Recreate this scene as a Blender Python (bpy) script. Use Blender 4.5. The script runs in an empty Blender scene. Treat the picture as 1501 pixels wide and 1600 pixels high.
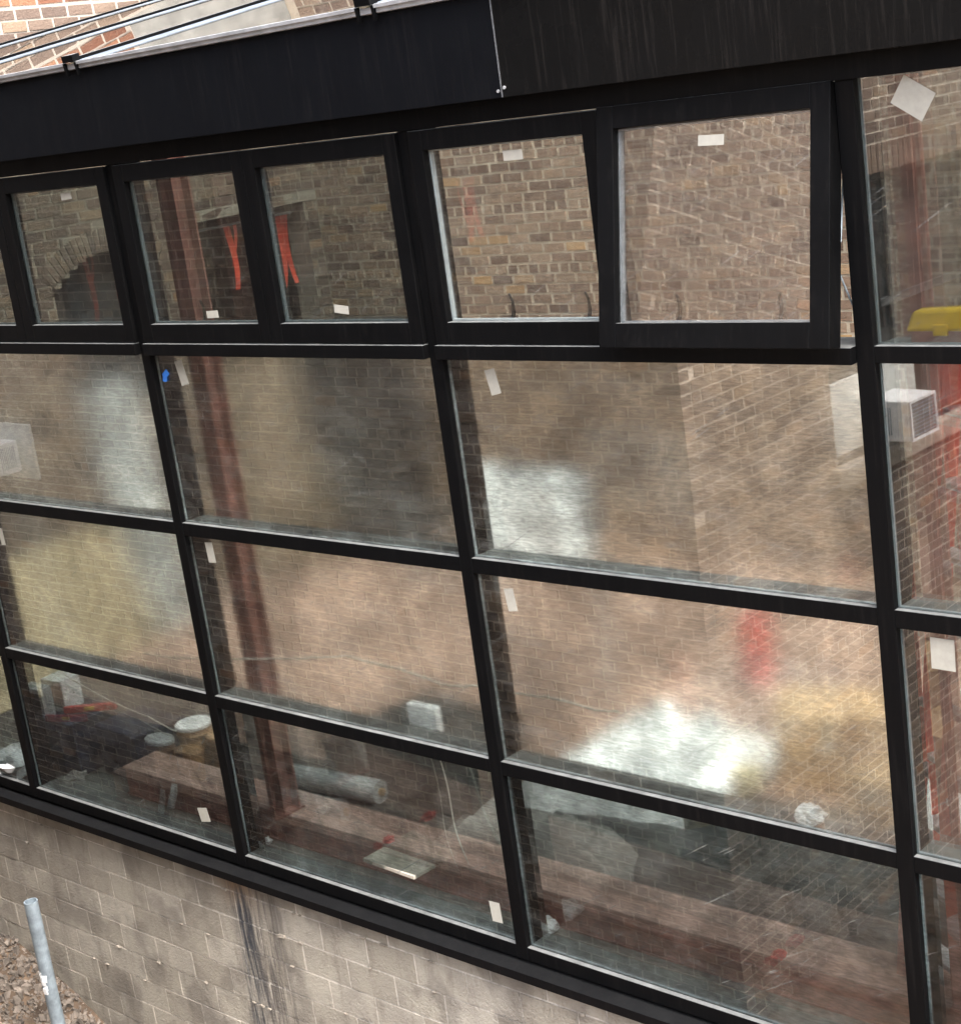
import bpy, math, random
from mathutils import Vector, Matrix, Euler, noise
random.seed(7)
sc = bpy.context.scene
col = sc.collection
R = math.radians

# ---------------------------------------------------------------- camera
CAM = Vector((5.608, -5.758, 4.501))
RV = Vector((0.7387, 0.6601, -0.1359)).normalized()
FV = Vector((-0.6698, 0.6987, -0.2517)).normalized()
UV = RV.cross(FV).normalized()
FPX = 2601.0                                   # focal length in photo pixels (photo 1501 wide)
cd = bpy.data.cameras.new('camera')
cam = bpy.data.objects.new('camera', cd); col.objects.link(cam)
m = Matrix((RV, UV, -FV)).transposed().to_4x4(); m.translation = CAM
cam.matrix_world = m
cd.sensor_fit = 'HORIZONTAL'; cd.sensor_width = 36.0; cd.lens = 36.0*FPX/1501.0
cd.clip_start = 0.05; cd.clip_end = 2000
sc.camera = cam

# ---------------------------------------------------------------- sky and sun
SUN_EL, SUN_AZ = 62.0, 104.0                    # azimuth measured from +y towards +x
w = bpy.data.worlds.new('World'); sc.world = w; w.use_nodes = True
nt = w.node_tree; nt.nodes.clear()
sky = nt.nodes.new('ShaderNodeTexSky'); sky.sky_type = 'NISHITA'; sky.sun_disc = False
sky.sun_elevation = R(SUN_EL); sky.sun_rotation = R(SUN_AZ)
sky.air_density = 1.0; sky.dust_density = 6.0; sky.ozone_density = 1.0
hs = nt.nodes.new('ShaderNodeHueSaturation'); hs.inputs['Saturation'].default_value = 0.75
bg = nt.nodes.new('ShaderNodeBackground'); bg.inputs['Strength'].default_value = 0.15
wo = nt.nodes.new('ShaderNodeOutputWorld')
nt.links.new(sky.outputs[0], hs.inputs['Color']); nt.links.new(hs.outputs[0], bg.inputs[0]); nt.links.new(bg.outputs[0], wo.inputs[0])
sd = bpy.data.lights.new('sun', 'SUN'); sd.energy = 1.5; sd.angle = R(60); sd.color = (0.97, 0.985, 1.0)
so = bpy.data.objects.new('sun', sd); col.objects.link(so)
el, az = R(SUN_EL), R(SUN_AZ)
sv = Vector((math.sin(az)*math.cos(el), math.cos(az)*math.cos(el), math.sin(el)))
so.rotation_euler = sv.to_track_quat('Z', 'Y').to_euler(); so.location = (12, 10, 18)

# ---------------------------------------------------------------- exposure
sc.view_settings.view_transform = 'Standard'; sc.view_settings.look = 'None'
sc.view_settings.exposure = 2.3; sc.view_settings.gamma = 1.0
sc.view_settings.use_curve_mapping = False
sc.render.engine = 'CYCLES'
sc.cycles.use_denoising = True; sc.cycles.use_adaptive_sampling = True; sc.cycles.adaptive_threshold = 0.02
sc.cycles.max_bounces = 7; sc.cycles.transmission_bounces = 6; sc.cycles.glossy_bounces = 3
sc.cycles.transparent_max_bounces = 12; sc.cycles.diffuse_bounces = 3
sc.cycles.sample_clamp_indirect = 6.0

# ---------------------------------------------------------------- pixel helpers (a pixel gives a direction, a plane the distance)
def ray(x, y): return FV + RV*((x-750.5)/FPX) - UV*((y-800.0)/FPX)
def onY(x, y, Y=0.0):
    d = ray(x, y); return CAM + d*((Y-CAM.y)/d.y)
def onZ(x, y, Z=0.0):
    d = ray(x, y); return CAM + d*((Z-CAM.z)/d.z)
def onX(x, y, X=0.0):
    d = ray(x, y); return CAM + d*((X-CAM.x)/d.x)
def mirX(x, y, X):                              # seen mirrored in the glass, on the plane x = X
    p = onX(x, y, X); return Vector((p.x, -p.y, p.z))
def pix(P):
    d = Vector(P)-CAM; wz = d.dot(FV)
    return 750.5+FPX*d.dot(RV)/wz, 800-FPX*d.dot(UV)/wz, wz

# ---------------------------------------------------------------- materials
class NT:
    def __init__(s, name):
        s.m = bpy.data.materials.new(name); s.m.use_nodes = True
        s.t = s.m.node_tree; s.t.nodes.clear()
        s.out = s.n('ShaderNodeOutputMaterial')
    def n(s, kind, **kw):
        nd = s.t.nodes.new(kind)
        for k, v in kw.items(): setattr(nd, k, v)
        return nd
    def l(s, a, b): s.t.links.new(a, b)
    def val(s, sock, v):
        if hasattr(v, 'links') or isinstance(v, bpy.types.NodeSocket): s.l(v, sock)
        else: sock.default_value = v
    def noise(s, scale, detail=4, rough=0.55, vec=None, stretch=None, dist=0.0):
        nz = s.n('ShaderNodeTexNoise'); nz.inputs['Scale'].default_value = scale
        nz.inputs['Detail'].default_value = detail; nz.inputs['Roughness'].default_value = rough
        nz.inputs['Distortion'].default_value = dist
        if vec is None: vec = s.pos()
        if stretch:
            mp = s.n('ShaderNodeMapping'); mp.inputs['Scale'].default_value = stretch
            s.l(vec, mp.inputs['Vector']); vec = mp.outputs[0]
        s.l(vec, nz.inputs['Vector']); return nz.outputs['Fac']
    def pos(s):
        if not hasattr(s, '_p'): s._p = s.n('ShaderNodeNewGeometry')
        return s._p.outputs['Position']
    def geo(s): s.pos(); return s._p
    def math(s, op, a, b=0.0, c=None, clamp=False):
        nd = s.n('ShaderNodeMath', operation=op); nd.use_clamp = clamp
        s.val(nd.inputs[0], a); s.val(nd.inputs[1], b)
        if c is not None: s.val(nd.inputs[2], c)
        return nd.outputs[0]
    def mr(s, v, a, b, c=0.0, d=1.0):
        nd = s.n('ShaderNodeMapRange'); nd.clamp = True
        s.val(nd.inputs[0], v)
        for i, q in enumerate((a, b, c, d)): s.val(nd.inputs[i+1], q)
        return nd.outputs[0]
    def ramp(s, v, stops):
        r = s.n('ShaderNodeValToRGB'); e = r.color_ramp.elements
        while len(e) < len(stops): e.new(0.5)
        for i, (p, c) in enumerate(stops): e[i].position = p; e[i].color = (*c, 1)
        s.l(v, r.inputs[0]); return r.outputs[0]
    def mix(s, f, a, b, mode='MIX'):
        nd = s.n('ShaderNodeMix', data_type='RGBA', blend_type=mode)
        s.val(nd.inputs[0], f)
        for k, v in ((6, a), (7, b)):
            if isinstance(v, bpy.types.NodeSocket): s.l(v, nd.inputs[k])
            else: nd.inputs[k].default_value = (*v, 1)
        return nd.outputs[2]
    def bump(s, h, strength=0.5, dist=0.01, normal=None):
        b = s.n('ShaderNodeBump'); b.inputs['Strength'].default_value = strength
        b.inputs['Distance'].default_value = dist; s.l(h, b.inputs['Height'])
        if normal is not None: s.l(normal, b.inputs['Normal'])
        return b.outputs[0]
    def bsdf(s, color, rough=0.6, metal=0.0, normal=None, spec=0.5):
        b = s.n('ShaderNodeBsdfPrincipled')
        if isinstance(color, bpy.types.NodeSocket): s.l(color, b.inputs['Base Color'])
        else: b.inputs['Base Color'].default_value = (*color, 1)
        s.val(b.inputs['Roughness'], rough); s.val(b.inputs['Metallic'], metal)
        b.inputs['Specular IOR Level'].default_value = spec
        if normal is not None: s.l(normal, b.inputs['Normal'])
        return b.outputs[0]
    def done(s, sh): s.l(sh, s.out.inputs['Surface']); return s.m

def m_plain(name, c, rough=0.6, var=0.25, scale=9.0, metal=0.0, bump=0.15):
    t = NT(name); n1 = t.noise(scale); n2 = t.noise(scale*6, 3)
    k = t.mr(n1, 0.3, 0.7, 1-var, 1+var)
    cc = t.mix(1.0, (1, 1, 1), c, 'MULTIPLY')
    g = t.n('ShaderNodeCombineColor'); 
    for i in range(3): t.l(k, g.inputs[i])
    c2 = t.mix(1.0, cc, g.outputs[0], 'MULTIPLY')
    rr = t.mr(n2, 0.3, 0.7, max(0.02, rough-0.1), min(1, rough+0.1))
    return t.done(t.bsdf(c2, rr, metal, t.bump(n2, bump, 0.004)))

def m_brick(name, stops, soot=0.35, efflo=0.12):
    t = NT(name); g = t.geo()
    oi = t.n('ShaderNodeObjectInfo')
    rnd = t.math('FRACT', t.math('ADD', g.outputs['Random Per Island'], oi.outputs['Random']))
    c = t.ramp(rnd, stops)
    n1 = t.noise(1.1, 2); n2 = t.noise(34, 3, 0.7)
    c = t.mix(t.mr(n1, 0.45, 0.75, 0, soot), c, (0.05, 0.042, 0.036))
    c = t.mix(t.mr(n2, 0.57, 0.80, 0, 0.4), c, (0.30, 0.24, 0.18))
    c = t.mix(t.mr(n2, 0.20, 0.42, 0.5, 0), c, (0.07, 0.045, 0.035))
    ne = t.noise(2.3, 3, 0.65, stretch=(1, 1, 0.35))
    c = t.mix(t.mr(ne, 0.58, 0.8, 0, efflo), c, (0.45, 0.42, 0.38))
    return t.done(t.bsdf(c, 0.85, 0, t.bump(n2, 0.8, 0.012)))

def m_mortar(name, c, dark):
    t = NT(name); n1 = t.noise(3, 4); n2 = t.noise(60, 4, 0.7)
    cc = t.mix(t.mr(n1, 0.35, 0.7, 0, 0.6), c, dark)
    cc = t.mix(t.mr(n2, 0.55, 0.75, 0, 0.5), cc, dark)
    return t.done(t.bsdf(cc, 0.95, 0, t.bump(n2, 0.8, 0.01)))

def m_frame(name, c=(0.003, 0.0031, 0.0034), rough=0.42, dust=0.55, streak=0.0):
    t = NT(name); g = t.geo()
    n1 = t.noise(5, 5); n2 = t.noise(70, 4)
    sx = t.n('ShaderNodeSeparateXYZ'); t.l(g.outputs['Normal'], sx.inputs[0])
    up = t.mr(sx.outputs[2], 0.55, 0.95)
    d = t.math('MULTIPLY', up, t.mr(t.noise(7, 6, 0.7), 0.25, 0.7, dust*0.35, dust))
    cc = t.mix(d, c, (0.33, 0.34, 0.33))
    ns = t.noise(2.0, 6, 0.7, stretch=(22, 22, 1.2))
    cc = t.mix(t.mr(ns, 0.52, 0.8, 0, 0.05+streak), cc, (0.11, 0.095, 0.085))
    rr = t.mr(n1, 0.3, 0.7, rough-0.08, rough+0.14)
    nrm = t.bump(t.math('ADD', t.math('MULTIPLY', n2, 0.3), t.math('MULTIPLY', ns, 0.6 if streak else 0.15)), 0.25, 0.004)
    return t.done(t.bsdf(cc, rr, 0, nrm, 0.07))

def m_glass(name, refl, blur, clear, tint=(0.93, 0.97, 0.95), dirt=0.10, wave=1.0, smear=1.0):
    """coated, dusty pane: sharp mirror coat over a transmission that scatters a little (film and dirt)"""
    t = NT(name); p = t.pos()
    oi = t.n('ShaderNodeObjectInfo')
    off = t.n('ShaderNodeVectorMath', operation='ADD'); t.l(p, off.inputs[0])
    cb = t.n('ShaderNodeCombineXYZ')
    t.l(t.math('MULTIPLY', oi.outputs['Random'], 37.0), cb.inputs[0]); t.l(t.math('MULTIPLY', oi.outputs['Random'], 61.0), cb.inputs[2])
    t.l(cb.outputs[0], off.inputs[1]); v = off.outputs[0]
    wv = t.noise(1.25, 1, 0.4, v)
    nrm = t.bump(wv, 1.0, 0.0035*wave)
    fr = t.n('ShaderNodeLayerWeight'); fr.inputs['Blend'].default_value = 0.5
    fvar = t.mr(t.noise(0.8, 2, 0.5, v), 0.33, 0.67, 0.55, 1.45)
    fac = t.math('ADD', t.math('MULTIPLY', t.math('POWER', fr.outputs['Facing'], 4.0), 0.7), t.math('MULTIPLY', fvar, refl), clamp=True)
    gl = t.n('ShaderNodeBsdfGlossy'); gl.inputs['Roughness'].default_value = 0.0
    gl.inputs['Color'].default_value = (0.97, 0.95, 0.92, 1); t.l(nrm, gl.inputs['Normal'])
    rf = t.n('ShaderNodeBsdfRefraction'); rf.inputs['IOR'].default_value = 1.2
    rf.inputs['Roughness'].default_value = blur; rf.inputs['Color'].default_value = (*tint, 1)
    tr = t.n('ShaderNodeBsdfTransparent'); tr.inputs['Color'].default_value = (*tint, 1)
    if dirt > 0.022:
        g1 = t.noise(2.4, 4, 0.65, v, dist=0.8); g2 = t.noise(70, 2, 0.6, v, stretch=(0.25, 1, 1.6))
        kk = t.math('MULTIPLY', t.mr(g1, 0.32, 0.66, 0.76, 1.10), t.mr(g2, 0.36, 0.64, 0.86, 1.08))
        gc = t.n('ShaderNodeCombineColor')
        for i_ in range(3): t.l(kk, gc.inputs[i_])
        tc = t.mix(1.0, tint, gc.outputs[0], 'MULTIPLY')
        t.l(tc, rf.inputs['Color']); t.l(tc, tr.inputs['Color'])
    mt = t.n('ShaderNodeMixShader'); mt.inputs[0].default_value = clear
    t.l(rf.outputs[0], mt.inputs[1]); t.l(tr.outputs[0], mt.inputs[2])
    # dust film with wiped smears
    n2 = t.noise(3.0, 5, 0.72, v, stretch=(1.0, 1, 3.0), dist=1.5)
    df = t.math('ADD', t.mr(n2, 0.44, 0.72, 0.004, dirt*1.6), t.math('MULTIPLY', t.mr(n2, 0.60, 0.66), dirt*0.8*smear), clamp=True)
    vr = t.n('ShaderNodeVectorRotate', rotation_type='Y_AXIS'); t.l(v, vr.inputs['Vector']); vr.inputs['Angle'].default_value = 0.55
    n4 = t.noise(1.0, 2, 0.5, vr.outputs[0], stretch=(2.2, 1, 120.0), dist=0.35)
    df = t.math('ADD', df, t.math('MULTIPLY', t.math('MULTIPLY', t.mr(n4, 0.655, 0.70), t.mr(n2, 0.40, 0.56)), 0.20*smear), clamp=True)
    dd = t.n('ShaderNodeBsdfDiffuse'); dd.inputs['Color'].default_value = (0.55, 0.55, 0.52, 1)
    tl = t.n('ShaderNodeBsdfTranslucent'); tl.inputs['Color'].default_value = (0.55, 0.55, 0.52, 1)
    dm = t.n('ShaderNodeMixShader'); dm.inputs[0].default_value = 0.5
    t.l(dd.outputs[0], dm.inputs[1]); t.l(tl.outputs[0], dm.inputs[2])
    m2 = t.n('ShaderNodeMixShader'); t.l(df, m2.inputs[0]); t.l(mt.outputs[0], m2.inputs[1]); t.l(dm.outputs[0], m2.inputs[2])
    m1 = t.n('ShaderNodeMixShader'); t.l(fac, m1.inputs[0]); t.l(m2.outputs[0], m1.inputs[1]); t.l(gl.outputs[0], m1.inputs[2])
    return t.done(m1.outputs[0])

def m_block(name, stops, patch=None):
    t = NT(name); g = t.geo(); oi = t.n('ShaderNodeObjectInfo')
    c = t.ramp(oi.outputs['Random'], stops)
    if patch: c = t.mix(t.mr(t.noise(4.5, 3, 0.6), 0.28, 0.46), patch, c)
    n1 = t.noise(1.7, 5, 0.6); n2 = t.noise(45, 5, 0.7); ns = t.noise(1.3, 6, 0.75, stretch=(4.5, 4.5, 1.1))
    c = t.mix(t.mr(n1, 0.42, 0.72, 0, 0.6), c, (0.17, 0.148, 0.125))
    c = t.mix(t.mr(ns, 0.50, 0.74, 0, 0.7), c, (0.155, 0.13, 0.10))
    c = t.mix(t.mr(ns, 0.22, 0.40, 0.5, 0), c, (0.44, 0.40, 0.35))
    c = t.mix(t.mr(n2, 0.58, 0.78, 0, 0.6), c, (0.50, 0.47, 0.42))
    c = t.mix(t.mr(n2, 0.24, 0.40, 0.55, 0), c, (0.13, 0.115, 0.10))
    # the rusty water stain running down below the sill
    sx = t.n('ShaderNodeSeparateXYZ'); t.l(t.pos(), sx.inputs[0])
    wob = t.noise(2.2, 4, 0.6, stretch=(0.2, 0.2, 1.0))
    x0_ = t.math('SUBTRACT', sx.outputs[0], STAIN_X+0.16)
    xx = t.math('ADD', t.math('SUBTRACT', sx.outputs[0], STAIN_X), t.math('MULTIPLY', t.math('SUBTRACT', wob, 0.5), 0.12))
    ax = t.math('ABSOLUTE', xx)
    st = t.noise(3, 4, 0.65, stretch=(9, 9, 0.7))
    core = t.math('MULTIPLY', t.mr(ax, 0.05, 0.13, 1, 0), t.mr(st, 0.32, 0.55), clamp=True)
    wide = t.math('MULTIPLY', t.mr(t.math('ABSOLUTE', x0_), 0.12, 0.34, 1, 0), t.mr(st, 0.44, 0.60), clamp=True)
    rust = t.math('MULTIPLY', t.mr(ax, 0.05, 0.26, 1, 0), t.mr(sx.outputs[2], -0.46, -0.20), clamp=True)
    c = t.mix(t.math('MULTIPLY', rust, 0.75), c, (0.26, 0.13, 0.045))
    c = t.mix(t.math('MULTIPLY', wide, 0.8), c, (0.07, 0.062, 0.06))
    # damp blotches
    bl = t.noise(2.6, 3, 0.5)
    c = t.mix(t.mr(bl, 0.52, 0.62, 0, 0.5), c, (0.15, 0.132, 0.112))
    low = t.mr(sx.outputs[2], -0.42, -0.24, 1, 0)
    c = t.mix(t.math('MULTIPLY', t.math('MULTIPLY', core, 0.9), low), c, (0.028, 0.034, 0.045))
    return t.done(t.bsdf(c, 0.9, 0, t.bump(t.math('ADD', n2, t.math('MULTIPLY', n1, 0.8)), 1.0, 0.02)))

STAIN_X = onY(385, 1450).x
M = {}
M['brickA'] = m_brick('brown_brick', [(0, (0.09, 0.062, 0.05)), (0.3, (0.13, 0.09, 0.068)), (0.6, (0.165, 0.115, 0.086)), (0.85, (0.20, 0.145, 0.105)), (0.97, (0.24, 0.165, 0.105)), (1, (0.30, 0.16, 0.085))])
M['brickD'] = m_brick('tan_brick', [(0, (0.12, 0.075, 0.056)), (0.35, (0.20, 0.13, 0.093)), (0.7, (0.265, 0.18, 0.127)), (0.93, (0.31, 0.22, 0.155)), (1, (0.42, 0.25, 0.11))], 0.2, 0.25)
M['brickC'] = m_brick('red_brick', [(0, (0.13, 0.05, 0.026)), (0.4, (0.19, 0.08, 0.042)), (0.8, (0.24, 0.115, 0.06)), (1, (0.28, 0.165, 0.10))], 0.2, 0.2)
M['mortarA'] = m_mortar('sandy_mortar', (0.66, 0.58, 0.475), (0.44, 0.375, 0.30))
M['mortarD'] = m_mortar('tan_mortar', (0.50, 0.42, 0.325), (0.34, 0.275, 0.21))
M['mortarE'] = m_mortar('dull_mortar', (0.30, 0.25, 0.195), (0.17, 0.14, 0.11))  # darker mortar for the end wall below the roof
M['mortarC'] = m_mortar('pale_mortar', (0.40, 0.35, 0.295), (0.29, 0.24, 0.20))
M['block'] = m_block('concrete_block', [(0, (0.345, 0.31, 0.25)), (0.5, (0.425, 0.388, 0.318)), (1, (0.485, 0.445, 0.372))])
M['block_mortar'] = m_block('block_mortar', [(0, (0.76, 0.70, 0.62)), (0.5, (0.76, 0.70, 0.62)), (1, (0.76, 0.70, 0.62))], (0.24, 0.205, 0.17))
M['frame'] = m_frame('black_frame_paint')
M['sill'] = m_frame('sill_paint', (0.004, 0.004, 0.0045), 0.40, 0.02)
M['fascia_a'] = m_frame('fascia_matt', (0.003, 0.0034, 0.0045), 0.55, 0.3)
M['fascia_b'] = m_frame('fascia_wet', (0.005, 0.005, 0.005), 0.24, 0.3, 0.07)
M['spacer'] = m_plain('spacer_aluminium', (0.36, 0.39, 0.40), 0.45, 0.15, 20)
M['alu'] = m_plain('pale_aluminium', (0.44, 0.45, 0.46), 0.4, 0.25, 12, 0.3)
M['galv'] = m_plain('galvanised_steel', (0.30, 0.36, 0.40), 0.5, 0.3, 14, 0.35, 0.3)
M['paper'] = m_plain('label_paper', (0.36, 0.345, 0.295), 0.8, 0.08, 30)
M['white'] = m_plain('white_paint', (0.80, 0.81, 0.81), 0.5, 0.1, 6)
M['offwhite'] = m_plain('offwhite_plastic', (0.66, 0.68, 0.64), 0.45, 0.12, 7)
M['greywhite'] = m_plain('grey_white_board', (0.34, 0.355, 0.36), 0.5, 0.2, 4)
M['sheet'] = m_plain('plastic_sheet', (0.86, 0.855, 0.85), 0.35, 0.12, 5, 0, 0.3)
M['grille'] = m_plain('grey_grille', (0.10, 0.105, 0.11), 0.6, 0.3, 40)
M['oxide'] = m_plain('red_oxide_paint', (0.32, 0.13, 0.10), 0.6, 0.35, 7, 0, 0.3)
M['oxide_lit'] = m_plain('lit_red_oxide', (0.34, 0.215, 0.175), 0.75, 0.3, 6, 0, 0.3)  # paler copy of the oxide paint, standing in for light on the flange
M['floor'] = m_plain('dusty_red_floor', (0.34, 0.22, 0.17), 0.8, 0.55, 1.1, 0, 0.3)
M['screed_dark'] = m_plain('dark_screed', (0.055, 0.05, 0.045), 0.7, 0.5, 3, 0, 0.4)  # darker floor colour for the band behind the beam
M['floor_grey'] = m_plain('grey_screed', (0.15, 0.155, 0.14), 0.85, 0.3, 4, 0, 0.4)
M['cab'] = m_plain('dark_grey_metal', (0.045, 0.047, 0.048), 0.5, 0.3, 3)
M['tarp'] = m_plain('black_tarp', (0.022, 0.026, 0.026), 0.55, 0.5, 5, 0, 0.4)
M['greytarp'] = m_plain('grey_dust_sheet', (0.20, 0.19, 0.175), 0.8, 0.2, 5, 0, 0.4)
M['ply'] = m_plain('plywood', (0.36, 0.28, 0.175), 0.7, 0.2, 4)
M['oldply'] = m_plain('weathered_plywood', (0.25, 0.19, 0.135), 0.8, 0.3, 3)
M['card'] = m_plain('cardboard', (0.47, 0.295, 0.15), 0.8, 0.15, 5)
M['navy'] = m_plain('navy_plastic', (0.022, 0.028, 0.05), 0.5, 0.3, 8)
M['redp'] = m_plain('red_plastic', (0.55, 0.035, 0.03), 0.45, 0.15, 8)
M['redl'] = m_plain('red_fibreglass', (0.68, 0.07, 0.035), 0.45, 0.15, 8)
M['yellow'] = m_plain('yellow_plastic', (0.78, 0.47, 0.012), 0.4, 0.1, 12)
M['straw'] = m_plain('straw_bucket', (0.50, 0.43, 0.27), 0.5, 0.15, 9)
M['tan'] = m_plain('tan_bucket', (0.42, 0.25, 0.13), 0.55, 0.15, 9)
M['blue'] = m_plain('blue_tape', (0.03, 0.16, 0.55), 0.6, 0.1, 20)
M['wire'] = m_plain('pale_cable', (0.85, 0.80, 0.70), 0.6, 0.1, 20)
M['stone'] = m_plain('sill_stone', (0.30, 0.265, 0.215), 0.85, 0.3, 6, 0, 0.5)
M['rubble'] = m_plain('rubble', (0.15, 0.125, 0.102), 0.95, 0.6, 9, 0, 1.0)
M['earth'] = m_plain('brown_earth', (0.10, 0.068, 0.044), 0.95, 0.6, 5, 0, 1.0)
M['render'] = m_plain('pale_backdrop', (0.22, 0.215, 0.20), 0.9, 0.3, 3, 0, 0.4)
M['flash'] = m_plain('lead_flashing', (0.12, 0.14, 0.165), 0.85, 0.3, 8)
M['dark'] = m_plain('unlit_depth', (0.03, 0.03, 0.03), 0.9, 0.3, 2)  # near-black colour stands in for the unlit depth of the openings
M['darkglass'] = m_plain('dark_window_glass', (0.012, 0.016, 0.018), 0.06, 0.2, 3, 0, 0.02)
M['glass_vent'] = m_glass('vent_glass', 0.06, 0.05, 0.85, tint=(0.60, 0.63, 0.625), dirt=0.012, wave=0.25)
M['glass_bright'] = m_glass('vent_glass_bright', 0.06, 0.05, 0.85, tint=(0.95, 0.96, 0.95), dirt=0.012, wave=0.25)  # vent glass with a paler tint, so these vents look better lit
M['glass_mid'] = m_glass('dusty_pane_glass', 0.11, 0.225, 0.08, tint=(0.795, 0.82, 0.805), dirt=0.045, wave=0.3)
M['glass_open'] = m_glass('open_vent_glass', 0.09, 0.06, 0.7, tint=(0.86, 0.86, 0.86), dirt=0.021, wave=0.25)
M['glass_mid_bright'] = m_glass('brighter_pane_glass', 0.115, 0.225, 0.08, tint=(0.92, 0.945, 0.93), dirt=0.045, wave=0.3)  # dusty pane glass with its tint raised to brighten these panes
M['glass_tall'] = m_glass('tall_top_pane_glass', 0.15, 0.06, 0.6, tint=(0.72, 0.75, 0.745), dirt=0.015, wave=0.25)
M['glass_clean'] = m_glass('clean_pane_glass', 0.105, 0.07, 0.35, tint=(0.75, 0.78, 0.775), dirt=0.02, wave=0.3)
M['glass_low'] = m_glass('low_pane_glass', 0.045, 0.085, 0.30, tint=(0.72, 0.755, 0.75), dirt=0.026, wave=0.35, smear=1.6)
M['glass_roof'] = m_glass('roof_glass', 0.06, 0.05, 0.94, dirt=0.03, wave=0.2)

# ---------------------------------------------------------------- mesh helpers
class MB:
    def __init__(s): s.v = []; s.f = []
    def box(s, x0, x1, y0, y1, z0, z1, mat=None, j=0.0):
        b = len(s.v)
        for x, y, z in ((x0, y0, z0), (x1, y0, z0), (x1, y1, z0), (x0, y1, z0), (x0, y0, z1), (x1, y0, z1), (x1, y1, z1), (x0, y1, z1)):
            p = Vector((x+random.uniform(-j, j), y+random.uniform(-j, j), z+random.uniform(-j, j))) if j else Vector((x, y, z))
            s.v.append(mat @ p if mat else p)
        for q in ((0, 3, 2, 1), (4, 5, 6, 7), (0, 1, 5, 4), (1, 2, 6, 5), (2, 3, 7, 6), (3, 0, 4, 7)):
            s.f.append(tuple(b+i for i in q))
        return s
    def tube(s, pts, r, n=8, cap=True):
        pts = [Vector(p) for p in pts]; b = len(s.v); rs = r if isinstance(r, (list, tuple)) else [r]*len(pts)
        for i, p in enumerate(pts):
            d = (pts[min(i+1, len(pts)-1)]-pts[max(i-1, 0)]).normalized()
            a = d.orthogonal().normalized() if i == 0 else (a - d*a.dot(d)).normalized()
            c = d.cross(a)
            for k in range(n):
                t = 2*math.pi*k/n; s.v.append(p+a*(rs[i]*math.cos(t))+c*(rs[i]*math.sin(t)))
        for i in range(len(pts)-1):
            for k in range(n):
                s.f.append((b+i*n+k, b+i*n+(k+1) % n, b+(i+1)*n+(k+1) % n, b+(i+1)*n+k))
        if cap:
            s.f.append(tuple(b+k for k in reversed(range(n)))); e = b+(len(pts)-1)*n; s.f.append(tuple(e+k for k in range(n)))
        return s
    def lathe(s, prof, n=20, c=(0, 0, 0)):
        b = len(s.v); c = Vector(c)
        for r, z in prof:
            for k in range(n):
                t = 2*math.pi*k/n; s.v.append(c+Vector((r*math.cos(t), r*math.sin(t), z)))
        for i in range(len(prof)-1):
            for k in range(n):
                s.f.append((b+i*n+k, b+i*n+(k+1) % n, b+(i+1)*n+(k+1) % n, b+(i+1)*n+k))
        s.f.append(tuple(b+k for k in reversed(range(n)))); e = b+(len(prof)-1)*n; s.f.append(tuple(e+k for k in range(n)))
        return s
    def mesh(s, name, mat):
        me = bpy.data.meshes.new(name); me.from_pydata([tuple(v) for v in s.v], [], s.f); me.update()
        me.materials.append(mat); return me
    def build(s, name, mat, parent=None, bevel=0.0, smooth=False, loc=None, rot=None):
        me = s.mesh(name, mat)
        if smooth:
            for p in me.polygons: p.use_smooth = True
        o = bpy.data.objects.new(name, me); col.objects.link(o)
        if parent: o.parent = parent
        if loc is not None: o.location = loc
        if rot is not None: o.rotation_euler = rot
        if bevel:
            bv = o.modifiers.new('bevel', 'BEVEL'); bv.width = bevel; bv.segments = 2; bv.limit_method = 'ANGLE'
        return o
def inst(name, me, parent=None, mw=None):
    o = bpy.data.objects.new(name, me); col.objects.link(o)
    if parent: o.parent = parent
    if mw is not None: o.matrix_local = mw
    return o
def tag(o, label, cat, group=None, kind=None):
    if label: o['label'] = label
    if cat: o['category'] = cat
    if group: o['group'] = group
    if kind: o['kind'] = kind
    return o
def thing(name, label, cat, loc=(0, 0, 0), rz=0.0, group=None):
    o = bpy.data.objects.new(name, None); col.objects.link(o); o.empty_display_size = 0.1
    o.location = loc; o.rotation_euler = (0, 0, rz); return tag(o, label, cat, group)
def cloth(name, mat, fn, nu, nv, parent=None, thick=0.004, smooth=True):
    b = MB()
    for i in range(nu+1):
        for j in range(nv+1): b.v.append(Vector(fn(i/nu, j/nv)))
    for i in range(nu):
        for j in range(nv):
            a = i*(nv+1)+j; b.f.append((a, a+nv+1, a+nv+2, a+1))
    o = b.build(name, mat, parent, smooth=smooth)
    if thick:
        s = o.modifiers.new('solid', 'SOLIDIFY'); s.thickness = thick
    return o
def fbm(x, y, z, s=1.0, o=4):
    return noise.fractal(Vector((x*s, y*s, z*s)), 1.0, 2.0, o)

# ================================================================ GROUND
GZ = -2.25
def ground_h(x, y):
    h = GZ + 0.05*fbm(x, y, 3, 0.8)
    d = math.hypot((x+5.6)/1.9, (y+0.1)/1.2)
    h += max(0.0, 1-d)**0.8 * 0.82
    return h + (0.05*fbm(x, y, 9, 5) if d < 1.4 else 0)
gb = MB()
xs = [-400, -120, -40, -20, -12] + [-9+0.12*i for i in range(76)] + [2, 4, 8, 16, 40, 120, 400]
ys = [-400, -120, -40, -20, -10, -6, -4, -3] + [-2.6+0.12*i for i in range(23)] + [2, 4, 8, 20, 60, 200, 400]
for x in xs:
    for y in ys: gb.v.append(Vector((x, y, ground_h(x, y))))
for i in range(len(xs)-1):
    for j in range(len(ys)-1):
        a = i*len(ys)+j; gb.f.append((a, a+len(ys), a+len(ys)+1, a+1))
tag(gb.build('ground', M['earth'], smooth=True), 'bare brown earth ground of the alley between the buildings', None, kind='structure')
st = MB()
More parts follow.
